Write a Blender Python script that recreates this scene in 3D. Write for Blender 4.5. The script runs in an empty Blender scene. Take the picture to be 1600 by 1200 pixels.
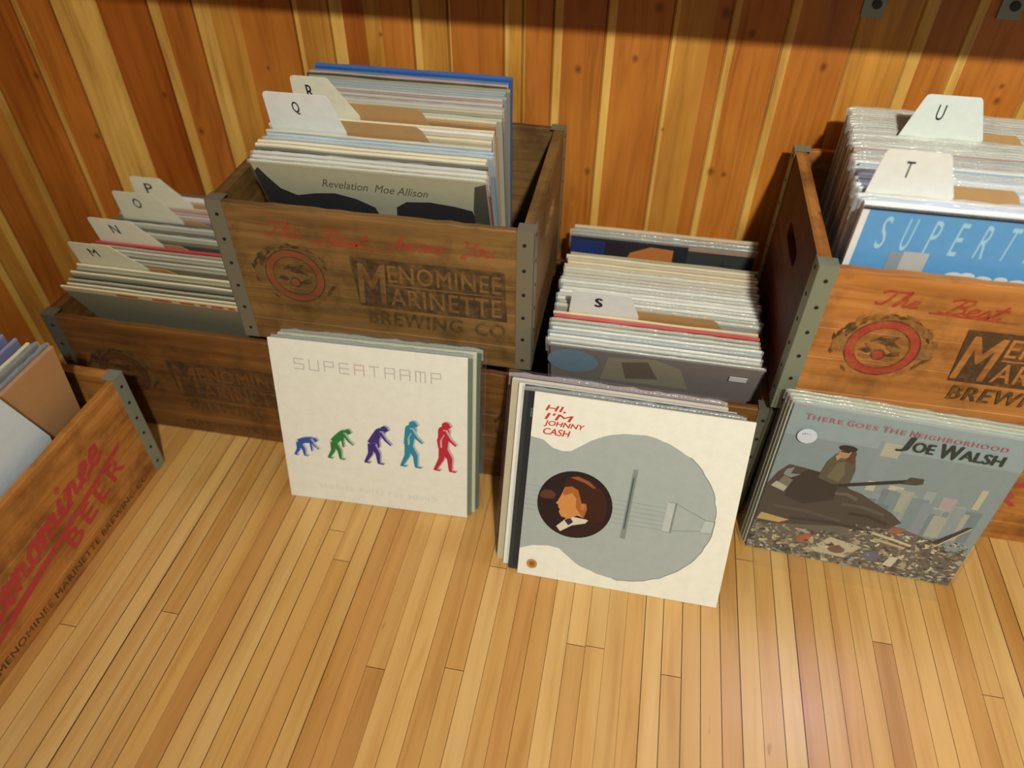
import bpy, bmesh, math, random
from mathutils import Vector, Matrix

random.seed(7)
PI = math.pi
sc = bpy.context.scene
COL = sc.collection

# ------------------------------------------------------------------ camera
F_PX, YAW, PITCH, ROLL, CAM_H = 1147.65, -0.18078, 0.75119, 0.0091, 1.02875
fw = Vector((math.sin(YAW) * math.cos(PITCH), math.cos(YAW) * math.cos(PITCH), -math.sin(PITCH)))
rt = Vector((math.cos(YAW), -math.sin(YAW), 0.0))
up = rt.cross(fw)
r2 = rt * math.cos(ROLL) + up * math.sin(ROLL)
u2 = -rt * math.sin(ROLL) + up * math.cos(ROLL)
cam_d = bpy.data.cameras.new('camera')
cam = bpy.data.objects.new('camera', cam_d)
COL.objects.link(cam)
cam.matrix_world = Matrix(((r2.x, u2.x, -fw.x, 0), (r2.y, u2.y, -fw.y, 0), (r2.z, u2.z, -fw.z, CAM_H), (0, 0, 0, 1)))
cam_d.sensor_fit = 'HORIZONTAL'
cam_d.sensor_width = 36.0
cam_d.lens = F_PX / 1600.0 * 36.0
cam_d.clip_start = 0.02
cam_d.dof.use_dof = True
cam_d.dof.focus_distance = 1.08
cam_d.dof.aperture_fstop = 1.9
sc.camera = cam

# ------------------------------------------------------------------ world and lights
w = bpy.data.worlds.new('room_ambient'); sc.world = w
w.use_nodes = True
w.node_tree.nodes['Background'].inputs[0].default_value = (1.0, 0.92, 0.80, 1)
w.node_tree.nodes['Background'].inputs[1].default_value = 0.27

def area(name, loc, target, size, energy, color, size_y=None):
    d = bpy.data.lights.new(name, 'AREA'); d.energy = energy; d.color = color; d.size = size
    if size_y: d.shape = 'RECTANGLE'; d.size_y = size_y
    o = bpy.data.objects.new(name, d); COL.objects.link(o); o.location = loc
    o.rotation_euler = (Vector(target) - Vector(loc)).to_track_quat('-Z', 'Y').to_euler()
    return o
LAMP = (0.60, -1.10, 2.38)
ld = bpy.data.lights.new('ceiling_spot_light', 'SPOT'); ld.energy = 305; ld.color = (1.0, 0.965, 0.86); ld.shadow_soft_size = 0.06
ld.spot_size = math.radians(84); ld.spot_blend = 1.0  # cone shaped to dim the lower left, in place of an unbuilt figure's shadow
lo = bpy.data.objects.new('ceiling_spot_light', ld); COL.objects.link(lo); lo.location = LAMP
lo.rotation_euler = (Vector((.45, .95, .3)) - Vector(LAMP)).to_track_quat('-Z', 'Y').to_euler()
area('window_daylight', (0.68, 1.19, 1.42), (0.25, 0.2, 0.0), 0.34, 7.0, (0.62, 0.66, 1.0), 0.24)

sc.view_settings.view_transform = 'Standard'
sc.view_settings.look = 'None'
sc.view_settings.gamma = 1.0
sc.view_settings.use_curve_mapping = False
sc.view_settings.exposure = 0.0
sc.cycles.transparent_max_bounces = 40
sc.cycles.max_bounces = 8
sc.cycles.use_denoising = True

# ------------------------------------------------------------------ material helpers
def lin(c):
    return tuple((v / 12.92) if v <= 0.04045 else ((v + 0.055) / 1.055) ** 2.4 for v in c)
def hx(s):
    return lin(tuple(int(s[i:i + 2], 16) / 255 for i in (0, 2, 4)))
_mats = {}
def newmat(name):
    m = bpy.data.materials.new(name); m.use_nodes = True
    nt = m.node_tree
    return m, nt, nt.nodes, nt.links, nt.nodes['Principled BSDF']
def plain(name, col, rough=0.55, metal=0.0, coat=0.0, spec=0.5):
    if name in _mats: return _mats[name]
    m, nt, N, L, b = newmat(name)
    b.inputs['Base Color'].default_value = (*col, 1)
    b.inputs['Roughness'].default_value = rough
    b.inputs['Metallic'].default_value = metal
    b.inputs['Coat Weight'].default_value = coat
    b.inputs['Specular IOR Level'].default_value = spec
    _mats[name] = m
    return m
def noise(N, L, scale, detail=4, rough=0.55, vec=None, dist=0.0):
    n = N.new('ShaderNodeTexNoise'); n.inputs['Scale'].default_value = scale
    n.inputs['Detail'].default_value = detail; n.inputs['Roughness'].default_value = rough
    n.inputs['Distortion'].default_value = dist
    if vec: L.new(vec, n.inputs['Vector'])
    return n
def mapping(N, L, src, scale=(1, 1, 1), loc=(0, 0, 0)):
    mp = N.new('ShaderNodeMapping'); L.new(src, mp.inputs[0])
    mp.inputs['Scale'].default_value = scale; mp.inputs['Location'].default_value = loc
    return mp.outputs[0]
def ramp(N, L, fac, stops):
    r = N.new('ShaderNodeValToRGB'); L.new(fac, r.inputs[0])
    e = r.color_ramp.elements
    e[0].position, e[0].color = stops[0][0], (*stops[0][1], 1)
    e[1].position, e[1].color = stops[-1][0], (*stops[-1][1], 1)
    for p, c in stops[1:-1]:
        k = e.new(p); k.color = (*c, 1)
    return r
def mixc(N, L, a, b, fac=0.5, mode='MIX'):
    m = N.new('ShaderNodeMix'); m.data_type = 'RGBA'; m.blend_type = mode
    for sock, v in ((m.inputs[6], a), (m.inputs[7], b)):
        if isinstance(v, tuple): sock.default_value = (*v, 1)
        else: L.new(v, sock)
    if isinstance(fac, (int, float)): m.inputs[0].default_value = fac
    else: L.new(fac, m.inputs[0])
    return m.outputs[2]
def paper(c, rough=0.5):
    key = 'paper_%s_%d' % (c, int(rough * 100))
    if key in _mats: return _mats[key]
    m, nt, N, L, b = newmat(key)
    tc = N.new('ShaderNodeTexCoord')
    n = noise(N, L, 60, 3, 0.6, tc.outputs['Object'])
    col = hx(c)
    dark = tuple(v * 0.95 for v in col)
    r = ramp(N, L, n.outputs[0], [(0.35, dark), (0.6, col)])
    L.new(r.outputs[0], b.inputs['Base Color'])
    b.inputs['Roughness'].default_value = rough
    b.inputs['Specular IOR Level'].default_value = 0.35
    _mats[key] = m
    return m

def crate_wood_nodes(N, L, tone, axis):
    """weathered plank colour; returns colour and height sockets"""
    tc = N.new('ShaderNodeTexCoord')
    s = {'x': (2.0, 40, 40), 'y': (40, 2.0, 40)}[axis]
    v = mapping(N, L, tc.outputs['Object'], s)
    g = noise(N, L, 1.6, 6, 0.6, v, 0.6)
    c1, c2, c3 = tone
    r = ramp(N, L, g.outputs[0], [(0.30, c3), (0.48, c2), (0.68, c1)])
    big = noise(N, L, 11, 4, 0.65, tc.outputs['Object'])
    rb = ramp(N, L, big.outputs[0], [(0.33, (0.50, 0.47, 0.43)), (0.55, (1, 1, 1)), (0.75, (1.08, 1.02, 0.9))])
    c = mixc(N, L, r.outputs[0], rb.outputs[0], 1.0, 'MULTIPLY')
    return tc, c, g
TONES = {
    'dull':   (hx('8e6c3c'), hx('7c5c31'), hx('664a28')),
    'orange': (hx('c48848'), hx('b57739'), hx('9d642d')),
    'brown':  (hx('7e5728'), hx('6e4821'), hx('5c391a')),
    'amber':  (hx('bd823e'), hx('ab7030'), hx('925b28')),
    'maroon': (hx('6e3a22'), hx('5c2e1b'), hx('4a2416')),  # sides of the orange crate, with their shade put into the wood colour
}
def crate_wood(tone, axis='x'):
    key = 'crate_wood_%s_%s' % (tone, axis)
    if key in _mats: return _mats[key]
    m, nt, N, L, b = newmat(key)
    tc, c, g = crate_wood_nodes(N, L, TONES[tone], axis)
    L.new(c, b.inputs['Base Color'])
    b.inputs['Roughness'].default_value = 0.62
    b.inputs['Specular IOR Level'].default_value = 0.3
    bp = N.new('ShaderNodeBump'); bp.inputs['Strength'].default_value = 0.35; bp.inputs['Distance'].default_value = 0.002
    L.new(g.outputs[0], bp.inputs['Height']); L.new(bp.outputs[0], b.inputs['Normal'])
    _mats[key] = m
    return m
def ink(tone, c, wear=0.5, axis='x'):
    """printing ink rubbed thin over the same wood"""
    key = 'ink_%s_%s_%d' % (tone, c, int(wear * 100))
    if key in _mats: return _mats[key]
    m, nt, N, L, b = newmat(key)
    tc, wc, g = crate_wood_nodes(N, L, TONES[tone], axis)
    n = noise(N, L, 45, 5, 0.7, tc.outputs['Object'])
    f = ramp(N, L, n.outputs[0], [(wear - 0.16, (0.12, 0.12, 0.12)), (wear + 0.12, (0.9, 0.9, 0.9))])
    col = mixc(N, L, wc, hx(c), f.outputs[0])
    L.new(col, b.inputs['Base Color']); b.inputs['Roughness'].default_value = 0.55
    _mats[key] = m
    return m

def plastic(name='clear_plastic', alpha=0.22, rough=0.12, tint=(0.9, 0.92, 0.9)):
    if name in _mats: return _mats[name]
    m, nt, N, L, b = newmat(name)
    b.inputs['Base Color'].default_value = (*tint, 1); b.inputs['Roughness'].default_value = rough
    b.inputs['Specular IOR Level'].default_value = 0.9
    tr = N.new('ShaderNodeBsdfTransparent'); tr.inputs[0].default_value = (0.97, 0.98, 0.96, 1)
    mx = N.new('ShaderNodeMixShader')
    fr = N.new('ShaderNodeLayerWeight'); fr.inputs[0].default_value = 0.5
    pw = N.new('ShaderNodeMath'); pw.operation = 'POWER'; pw.inputs[1].default_value = 3.0
    L.new(fr.outputs['Facing'], pw.inputs[0])
    ad = N.new('ShaderNodeMath'); ad.operation = 'MULTIPLY_ADD'; ad.use_clamp = True; ad.inputs[1].default_value = 0.45; ad.inputs[2].default_value = alpha
    L.new(pw.outputs[0], ad.inputs[0]); L.new(ad.outputs[0], mx.inputs[0])
    L.new(tr.outputs[0], mx.inputs[1]); L.new(b.outputs[0], mx.inputs[2])
    tc = N.new('ShaderNodeTexCoord'); n = noise(N, L, 45, 3, 0.6, mapping(N, L, tc.outputs['Object'], (1, 1, 0.5)), 1.0)
    bp = N.new('ShaderNodeBump'); bp.inputs['Strength'].default_value = 0.5; bp.inputs['Distance'].default_value = 0.004
    L.new(n.outputs[0], bp.inputs['Height']); L.new(bp.outputs[0], b.inputs['Normal'])
    L.new(mx.outputs[0], N['Material Output'].inputs[0])
    _mats[name] = m
    return m

# ------------------------------------------------------------------ mesh helpers
class MB:
    def __init__(s): s.v = []; s.f = []; s.m = []; s.mats = []
    def mi(s, mat):
        if mat not in s.mats: s.mats.append(mat)
        return s.mats.index(mat)
    def add(s, vs, fs, mat):
        o = len(s.v); k = s.mi(mat)
        s.v += [tuple(p) for p in vs]; s.f += [tuple(i + o for i in f) for f in fs]; s.m += [k] * len(fs)
    def box(s, a, b, mat, M=None):
        x0, y0, z0 = a; x1, y1, z1 = b
        vs = [Vector(p) for p in ((x0, y0, z0), (x1, y0, z0), (x1, y1, z0), (x0, y1, z0), (x0, y0, z1), (x1, y0, z1), (x1, y1, z1), (x0, y1, z1))]
        if M: vs = [M @ p for p in vs]
        s.add(vs, [(0, 3, 2, 1), (4, 5, 6, 7), (0, 1, 5, 4), (1, 2, 6, 5), (2, 3, 7, 6), (3, 0, 4, 7)], mat)
    def slab(s, x0, x1, y0, y1, z0, z1, mat, nx=10, jz=0.0, jy=0.0, rnd=random, bev=0.0):
        """a board or sleeve along x whose top edge is a little uneven"""
        ring = []
        for i in range(nx + 1):
            x = x0 + (x1 - x0) * i / nx
            dz = rnd.uniform(-jz, jz); dy = rnd.uniform(-jy, jy)
            if bev:
                ring.append([(x, y0, z0), (x, y1, z0), (x, y1 + dy, z1 + dz - bev), (x, y1 + dy - bev, z1 + dz), (x, y0 + dy + bev, z1 + dz), (x, y0 + dy, z1 + dz - bev)])
            else:
                ring.append([(x, y0, z0), (x, y1, z0), (x, y1 + dy, z1 + dz), (x, y0 + dy, z1 + dz)])
        k = len(ring[0]); vs = [p for r in ring for p in r]; fs = []
        for i in range(nx):
            for j in range(k):
                a = i * k + j; b = i * k + (j + 1) % k
                fs.append((a, b, b + k, a + k))
        fs.append(tuple(range(k - 1, -1, -1))); fs.append(tuple(range(nx * k, nx * k + k)))
        s.add(vs, fs, mat)
    def cyl(s, c, r, d, mat, n=16, axis='y', r2=None):
        vs = []
        r2 = r if r2 is None else r2
        for k, (h, rr) in enumerate(((0, r), (d, r2))):
            for i in range(n):
                a = 2 * PI * i / n; p, q = rr * math.cos(a), rr * math.sin(a)
                vs.append({'y': (c[0] + p, c[1] + h, c[2] + q), 'x': (c[0] + h, c[1] + p, c[2] + q), 'z': (c[0] + p, c[1] + q, c[2] + h)}[axis])
        fs = [(i, (i + 1) % n, n + (i + 1) % n, n + i) for i in range(n)] + [tuple(range(n - 1, -1, -1)), tuple(range(n, 2 * n))]
        s.add(vs, fs, mat)
    def mesh(s, name):
        me = bpy.data.meshes.new(name); me.from_pydata(s.v, [], s.f)
        for m in s.mats: me.materials.append(m)
        me.polygons.foreach_set('material_index', s.m)
        bm = bmesh.new(); bm.from_mesh(me); bmesh.ops.recalc_face_normals(bm, faces=[f for f in bm.faces if len(f.verts) > 2]) if getattr(s, 'recalc', True) else None
        bm.to_mesh(me); bm.free(); me.update()
        return me
    def build(s, name, parent=None, M=None):
        o = bpy.data.objects.new(name, s.mesh(name)); COL.objects.link(o)
        if parent: o.parent = parent
        if M is not None: o.matrix_world = M
        return o

def tag(o, label=None, cat=None, group=None, kind=None):
    if label: o['label'] = label
    if cat: o['category'] = cat
    if group: o['group'] = group
    if kind: o['kind'] = kind
    return o
def empty(name, M):
    o = bpy.data.objects.new(name, None); COL.objects.link(o); o.matrix_world = M
    o.empty_display_size = 0.05
    return o

# text and filled outlines as flat meshes
_tcache = {}
def text_mesh(body, shear=0.0, bold=0.0, spacing=1.0):
    k = (body, shear, bold, spacing)
    if k in _tcache: return _tcache[k]
    c = bpy.data.curves.new('txt', 'FONT'); c.body = body; c.size = 1.0; c.shear = shear; c.offset = bold
    c.space_character = spacing; c.resolution_u = 3
    o = bpy.data.objects.new('txt', c); COL.objects.link(o)
    dg = bpy.context.evaluated_depsgraph_get(); dg.update()
    me = bpy.data.meshes.new_from_object(o.evaluated_get(dg))
    vs = [(v.co.x, v.co.y) for v in me.vertices]; fs = [tuple(p.vertices) for p in me.polygons]
    bpy.data.objects.remove(o); bpy.data.curves.remove(c); bpy.data.meshes.remove(me)
    _tcache[k] = (vs, fs)
    return vs, fs

class Art:
    """flat printing laid in the plane y=0 of a thing, facing -y; (u,v) in metres; each layer sits a hair above the last"""
    def __init__(s, mb, y0=0.0, step=0.00012, T=None):
        s.mb = mb; s.y = y0; s.st = step; s.n = 0; s.T = T or (lambda u, v: (u, v))
    def _y(s): s.n += 1; return s.y - 0.0002 - s.st * s.n
    def poly(s, pts, mat, y=None):
        y = s._y() if y is None else y
        P = [s.T(*p) for p in pts]
        a = sum(P[i - 1][0] * P[i][1] - P[i][0] * P[i - 1][1] for i in range(len(P)))
        if a < 0: P = P[::-1]
        s.mb.add([(p[0], y, p[1]) for p in P], [tuple(range(len(P)))], mat)
    def rect(s, u0, v0, u1, v1, mat, y=None): s.poly([(u0, v0), (u1, v0), (u1, v1), (u0, v1)], mat, y)
    def disc(s, u, v, r, mat, rv=None, n=28, y=None):
        rv = rv or r
        s.poly([(u + r * math.cos(2 * PI * i / n), v + rv * math.sin(2 * PI * i / n)) for i in range(n)], mat, y)
    def ring(s, u, v, r0, r1, mat, n=32, a0=0, a1=2 * PI, sy=1.0):
        y = s._y()
        for i in range(n):
            a, b = a0 + (a1 - a0) * i / n, a0 + (a1 - a0) * (i + 1) / n
            s.poly([(u + r0 * math.cos(a), v + sy * r0 * math.sin(a)), (u + r1 * math.cos(a), v + sy * r1 * math.sin(a)),
                    (u + r1 * math.cos(b), v + sy * r1 * math.sin(b)), (u + r0 * math.cos(b), v + sy * r0 * math.sin(b))], mat, y)
    def stroke(s, pts, wd, mat, y=None):
        y = s._y() if y is None else y
        for (a, b) in zip(pts[:-1], pts[1:]):
            y -= 1.5e-6
            dx, dy = b[0] - a[0], b[1] - a[1]; l = math.hypot(dx, dy) or 1e-9
            nx, ny = -dy / l * wd / 2, dx / l * wd / 2; ex, ey = dx / l * wd * .3, dy / l * wd * .3
            s.poly([(a[0] - nx - ex, a[1] - ny - ey), (b[0] - nx + ex, b[1] - ny + ey), (b[0] + nx + ex, b[1] + ny + ey), (a[0] + nx - ex, a[1] + ny - ey)], mat, y)
    def text(s, body, u, v, mat, h=None, width=None, rot=0.0, shear=0.0, bold=0.0, spacing=1.0):
        vs, fs = text_mesh(body, shear, 0.0, spacing)
        if not vs: return
        x0 = min(p[0] for p in vs); x1 = max(p[0] for p in vs); y0 = min(p[1] for p in vs); y1 = max(p[1] for p in vs)
        sy = h / (y1 - y0); sx = (width / (x1 - x0)) if width else sy
        y = s._y(); ca, sa = math.cos(rot), math.sin(rot)
        bo = max(bold, 0) * h * 1.6
        for k, (ox, oy) in enumerate(((0, 0),) if bo < 1e-5 else ((-bo, 0), (bo, 0), (0, bo * .6), (0, -bo * .6))):
            s._emit(vs, fs, x0, y0, sx, sy, u + ox, v + oy, ca, sa, y - k * 4e-6, mat)
    def _emit(s, vs, fs, x0, y0, sx, sy, u, v, ca, sa, y, mat):
        out = []
        for p in vs:
            a, b = (p[0] - x0) * sx, (p[1] - y0) * sy
            q = s.T(u + a * ca - b * sa, v + a * sa + b * ca); out.append((q[0], y, q[1]))
        s.mb.add(out, [f[::-1] if False else f for f in fs], mat)

# a joined-up brush script (x height .5, capitals 1)
SCRIPT = {
 'T': (0.75, [[(0, .82), (.15, .98), (.85, .98), (1.0, 1.08)], [(.5, .98), (.42, .4), (.3, .02), (.1, .0), (.02, .12)]]),
 'h': (0.48, [[(0, 0), (.2, .9), (.28, 1.0), (.24, .7), (.06, 0)], [(.06, .05), (.2, .45), (.34, .5), (.33, .1), (.42, 0), (.5, .08)]]),
 'e': (0.42, [[(0, .08), (.15, .22), (.33, .32), (.33, .46), (.2, .5), (.08, .34), (.08, .1), (.2, 0), (.42, .1)]]),
 'B': (0.78, [[(.1, .85), (.3, 1.0), (.72, .98), (.78, .78), (.6, .56), (.35, .52)], [(.5, .95), (.3, .2), (.2, 0)], [(.35, .52), (.68, .45), (.72, .2), (.5, .02), (.1, .0), (-.05, .1)]]),
 's': (0.36, [[(0, .05), (.2, .5), (.3, .3), (.26, .06), (.1, 0), (.02, .08)], [(.2, .02), (.38, .1)]]),
 't': (0.36, [[(0, .05), (.2, .5), (.3, .85)], [(.28, .8), (.14, .15), (.2, 0), (.38, .1)], [(.05, .58), (.42, .62)]]),
 'A': (0.85, [[(.0, .1), (.12, 0), (.35, .4), (.62, 1.0), (.6, .5), (.62, 0), (.8, .08)], [(.25, .38), (.75, .42)]]),
 'r': (0.36, [[(0, .05), (.14, .5), (.3, .46), (.24, .1), (.36, .06)]]),
 'o': (0.42, [[(.2, .5), (.06, .35), (.06, .1), (.18, 0), (.32, .12), (.32, .38), (.2, .5), (.42, .42)]]),
 'u': (0.5, [[(0, .3), (.1, .5), (.08, .1), (.2, 0), (.34, .2), (.4, .5), (.36, .1), (.5, .05)]]),
 'n': (0.5, [[(0, .3), (.1, .5), (.04, 0)], [(.05, .1), (.22, .48), (.34, .42), (.32, .08), (.48, .05)]]),
 'd': (0.5, [[(.34, .4), (.2, .5), (.06, .3), (.08, .05), (.22, .02), (.36, .3), (.5, 1.0)], [(.48, .9), (.36, .1), (.5, .05)]]),
 'Y': (0.7, [[(.05, .95), (.2, 1.0), (.25, .55), (.45, .5), (.7, 1.0)], [(.68, .95), (.5, .2), (.3, -.3), (.12, -.25), (.3, 0), (.7, .1)]]),
 'M': (1.1, [[(-.05, .1), (.05, 0), (.2, .3), (.38, 1.0), (.45, .35), (.5, .15), (.85, 1.0), (.84, .3), (.88, .0), (1.1, .1)]]),
 'm': (0.72, [[(0, .3), (.1, .5), (.04, 0)], [(.05, .1), (.2, .48), (.3, .42), (.27, 0)], [(.28, .1), (.44, .48), (.55, .42), (.52, .06), (.7, .05)]]),
 'i': (0.28, [[(0, .2), (.12, .5), (.08, .06), (.14, 0), (.28, .08)], [(.17, .72), (.22, .78)]]),
}
def script(art, word, u, v, h, width, wd, mat, rot=0.0, slant=0.35):
    tot = sum(SCRIPT[c][0] for c in word); kx = width / tot
    x = 0.0; ca, sa = math.cos(rot), math.sin(rot); y = art._y()
    for c in word:
        adv, sts = SCRIPT[c]
        for st in sts:
            P = []
            for (a, b) in st:
                px = (x + a) * kx + b * slant * h; py = b * h
                P.append((u + px * ca - py * sa, v + px * sa + py * ca))
            art.stroke(P, wd, mat, y)
        x += adv

# ------------------------------------------------------------------ the room
WALL_Y = 1.222
def wall_material():
    m, nt, N, L, b = newmat('knotty_pine')
    at = N.new('ShaderNodeVertexColor'); at.layer_name = 'board'
    tc = N.new('ShaderNodeTexCoord')
    v = mapping(N, L, tc.outputs['Object'], (34, 34, 2.2))
    g = noise(N, L, 1.5, 5, 0.6, v, 0.8)
    r = ramp(N, L, g.outputs[0], [(0.28, (0.66, 0.56, 0.46)), (0.5, (1, 1, 1)), (0.72, (1.16, 1.18, 1.2))])
    c = mixc(N, L, at.outputs[0], r.outputs[0], 1.0, 'MULTIPLY')
    v2 = mapping(N, L, tc.outputs['Object'], (9, 9, 3.5))
    n2 = noise(N, L, 1.0, 3, 0.5, v2)
    r2_ = ramp(N, L, n2.outputs[0], [(0.35, (0.82, 0.74, 0.66)), (0.6, (1.05, 1.06, 1.08))])
    c = mixc(N, L, c, r2_.outputs[0], 1.0, 'MULTIPLY')
    # knots: dark ovals where the photo shows them
    knots = [(-0.831, 0.42, 9), (-1.143, 0.501, 10), (-1.063, 0.389, 9), (-0.885, 0.485, 8), (-0.119, 0.588, 9), (-0.029, 0.611, 8),
             (0.257, 0.619, 9), (-0.09, 0.412, 9), (0.122, 0.433, 10), (0.145, 0.43, 7), (0.516, 0.61, 6), (0.518, 0.588, 8),
             (-0.002, 0.688, 10), (0.098, 0.687, 12), (0.141, 0.66, 9), (-1.194, 0.192, 11), (-0.665, 0.55, 5), (-0.45, 0.62, 5), (0.03, 0.5, 4)]
    tot = None
    for (x, z, rad) in knots:
        mp = mapping(N, L, tc.outputs['Object'], (1000 / rad, 0, 1000 / (rad * 1.25)), (-x * 1000 / rad, 0, -z * 1000 / (rad * 1.25)))
        ln = N.new('ShaderNodeVectorMath'); ln.operation = 'LENGTH'; L.new(mp, ln.inputs[0])
        k = N.new('ShaderNodeMapRange'); L.new(ln.outputs['Value'], k.inputs[0]); k.interpolation_type = 'SMOOTHSTEP'
        k.inputs[1].default_value = 0.0; k.inputs[2].default_value = 1.0; k.inputs[3].default_value = 0.7; k.inputs[4].default_value = 0.0
        if tot is None: tot = k.outputs[0]
        else:
            mx = N.new('ShaderNodeMath'); mx.operation = 'MAXIMUM'; L.new(tot, mx.inputs[0]); L.new(k.outputs[0], mx.inputs[1]); tot = mx.outputs[0]
    c = mixc(N, L, c, hx('4a200c'), tot)
    L.new(c, b.inputs['Base Color'])
    b.inputs['Roughness'].default_value = 0.42
    b.inputs['Specular IOR Level'].default_value = 0.4
    return m
BL, BM, BD, BR = hx('dcae58'), hx('c88e3a'), hx('bb732a'), hx('a65c1e')
def build_wall():
    X = [(-1.20, BD), (-1.161, BM), (-1.134, BL), (-1.118, BD), (-1.055, BL), (-.961, BR), (-.867, BL), (-.842, BD), (-.783, BL), (-.749, BM), (-.698, BD),
         (-.602, BL), (-.590, BM), (-.538, BL), (-.512, BR), (-.475, BM), (-.447, BD), (-.396, BL), (-.380, BM), (-.336, BL), (-.329, BD),
         (-.244, BL), (-.234, BM), (-.213, BL), (-.207, BD), (-.164, BL), (-.147, BD), (-.081, BL), (-.064, BD), (.020, BL), (.030, BM), (.083, BD),
         (.105, BL), (.119, BD), (.187, BL), (.203, BD), (.287, BL), (.292, BM), (.368, BL), (.389, BD), (.436, BL), (.453, BD), (.55, BL)]
    rnd = random.Random(5); x = .57
    while x < 2.6:
        for wd, c in ((rnd.uniform(.06, .09), rnd.choice([BM, BD, BR])), (.018, BL)):
            X.append((x, c)); x += wd
    X.append((x, BD)); X[0] = (-1.16, BD); X.pop(1)
    mat = wall_material()
    boards('wall_back', X, mat, lambda u, d, z: (u, WALL_Y + d, z), rnd)
    Y = [(1.222, BD), (1.150, BL), (1.128, BM), (1.085, BD), (1.030, BL), (1.008, BM), (.975, BL), (.955, BD), (.885, BL), (.862, BM), (.80, BL)]
    y = .785
    while y > -2.4:
        for wd, c in ((rnd.uniform(.06, .09), rnd.choice([BM, BD, BR])), (.018, BL)):
            Y.append((y, c)); y -= wd
    boards('wall_left', Y, mat, lambda u, d, z: (-1.16 - d, u, z), rnd)
def boards(name, X, mat, P, rnd):
    mb = MB(); mb.recalc = False; cols = []; Z0, Z1 = 0.0, 2.4
    sg = 1 if X[-1][0] > X[0][0] else -1
    def q(u0, d0, u1, d1, c):
        mb.add([P(u0, d0, Z0), P(u1, d1, Z0), P(u1, d1, Z1), P(u0, d0, Z1)], [(0, 1, 2, 3) if sg > 0 else (3, 2, 1, 0)], mat); cols.append(c)
    for i in range(len(X) - 1):
        a, b, c = X[i][0], X[i + 1][0], X[i][1]; j = rnd.uniform(.93, 1.06)
        if c is BL and i > 0:
            q(a, 0, a + sg * .0015, .004, tuple(v * .6 for v in X[i - 1][1])); q(a + sg * .0015, .004, a + sg * .0045, 0, c); a += sg * .0045
        q(a, 0, b, 0, tuple(v * j for v in c))
    q(X[0][0], .02, X[-1][0], .02, BD)
    o = mb.build(name)
    o.data.color_attributes.new('board', 'BYTE_COLOR', 'CORNER'); ca = o.data.color_attributes['board']
    for p in o.data.polygons:
        for li in p.loop_indices: ca.data[li].color = (*[min(v, 1) for v in cols[p.index]], 1)
    tag(o, kind='structure')
build_wall()

def floor_material():
    m, nt, N, L, b = newmat('maple_strip_floor')
    at = N.new('ShaderNodeVertexColor'); at.layer_name = 'board'
    tc = N.new('ShaderNodeTexCoord')
    v = mapping(N, L, tc.outputs['Object'], (30, 2.0, 1))
    g = noise(N, L, 1.6, 5, 0.55, v, 0.5)
    r = ramp(N, L, g.outputs[0], [(0.30, (0.84, 0.77, 0.66)), (0.52, (1, 1, 1)), (0.74, (1.06, 1.08, 1.12))])
    c = mixc(N, L, at.outputs[0], r.outputs[0], 1.0, 'MULTIPLY')
    v3 = mapping(N, L, tc.outputs['Object'], (60, 14, 1)); n3 = noise(N, L, 1.0, 2, 0.5, v3)
    r3 = ramp(N, L, n3.outputs[0], [(0.74, (1, 1, 1)), (0.82, (0.55, 0.36, 0.24))])
    c = mixc(N, L, c, r3.outputs[0], 1.0, 'MULTIPLY')
    L.new(c, b.inputs['Base Color'])
    n4 = noise(N, L, 7, 3, 0.6, tc.outputs['Object'])
    mr = N.new('ShaderNodeMapRange'); L.new(n4.outputs[0], mr.inputs[0]); mr.inputs[3].default_value = 0.26; mr.inputs[4].default_value = 0.42
    L.new(mr.outputs[0], b.inputs['Roughness'])
    bp = N.new('ShaderNodeBump'); bp.inputs['Strength'].default_value = 0.12; bp.inputs['Distance'].default_value = 0.002
    L.new(g.outputs[0], bp.inputs['Height']); L.new(bp.outputs[0], b.inputs['Normal'])
    return m
def build_floor():
    rnd = random.Random(11); mb = MB(); mb.recalc = False; mat = floor_material(); cols = []
    seam = hx('5a3a1c')
    pal = [hx('cfa35f'), hx('c99b57'), hx('c3934f'), hx('d4ab68'), hx('bc8a4a'), hx('cc9f5c')]
    W = 0.0281; x = -0.013 - 90 * W
    fixed = {}  # butt joints seen in the photo
    for (jx, jy) in ((.031, .545), (.143, .522), (.445, .633), (.585, .578), (.266, .742), (-.385, .616), (-.272, .453), (.015, .543)):
        fixed[int((jx - x) / W)] = jy
    n = 0
    while x < 2.6:
        y = -1.6 + rnd.uniform(-4, 0); g = rnd.choice([.0002, .0003, .0004, .0010])
        ys = [y]
        if n in fixed: ys = [-2.5, fixed[n] - rnd.uniform(.7, 1.2), fixed[n], fixed[n] + rnd.uniform(.7, 1.1), 1.3]
        else:
            while ys[-1] < 1.25: ys.append(ys[-1] + rnd.uniform(2.0, 4.5))
        for a, b in zip(ys[:-1], ys[1:]):
            b = min(b, 1.24); a = min(a, 1.24)
            if b - a < .01: continue
            c = rnd.choice(pal); j = rnd.uniform(.94, 1.04)
            e = .0005
            mb.add([(x + g, a + e, 0), (x + W - g, a + e, 0), (x + W - g, b - e, 0), (x + g, b - e, 0)], [(0, 1, 2, 3)], mat); cols.append(tuple(v * j for v in c))
        x += W; n += 1
    xa = -0.013 - 90 * W
    mb.add([(xa, -2.6, -.0012), (x, -2.6, -.0012), (x, 1.26, -.0012), (xa, 1.26, -.0012)], [(0, 1, 2, 3)], mat); cols.append(seam)
    o = mb.build('floor')
    ca = o.data.color_attributes.new('board', 'BYTE_COLOR', 'CORNER'); ca = o.data.color_attributes['board']
    for p in o.data.polygons:
        for li in p.loop_indices: ca.data[li].color = (*[min(v, 1) for v in cols[p.index]], 1)
    tag(o, kind='structure')
build_floor()

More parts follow.
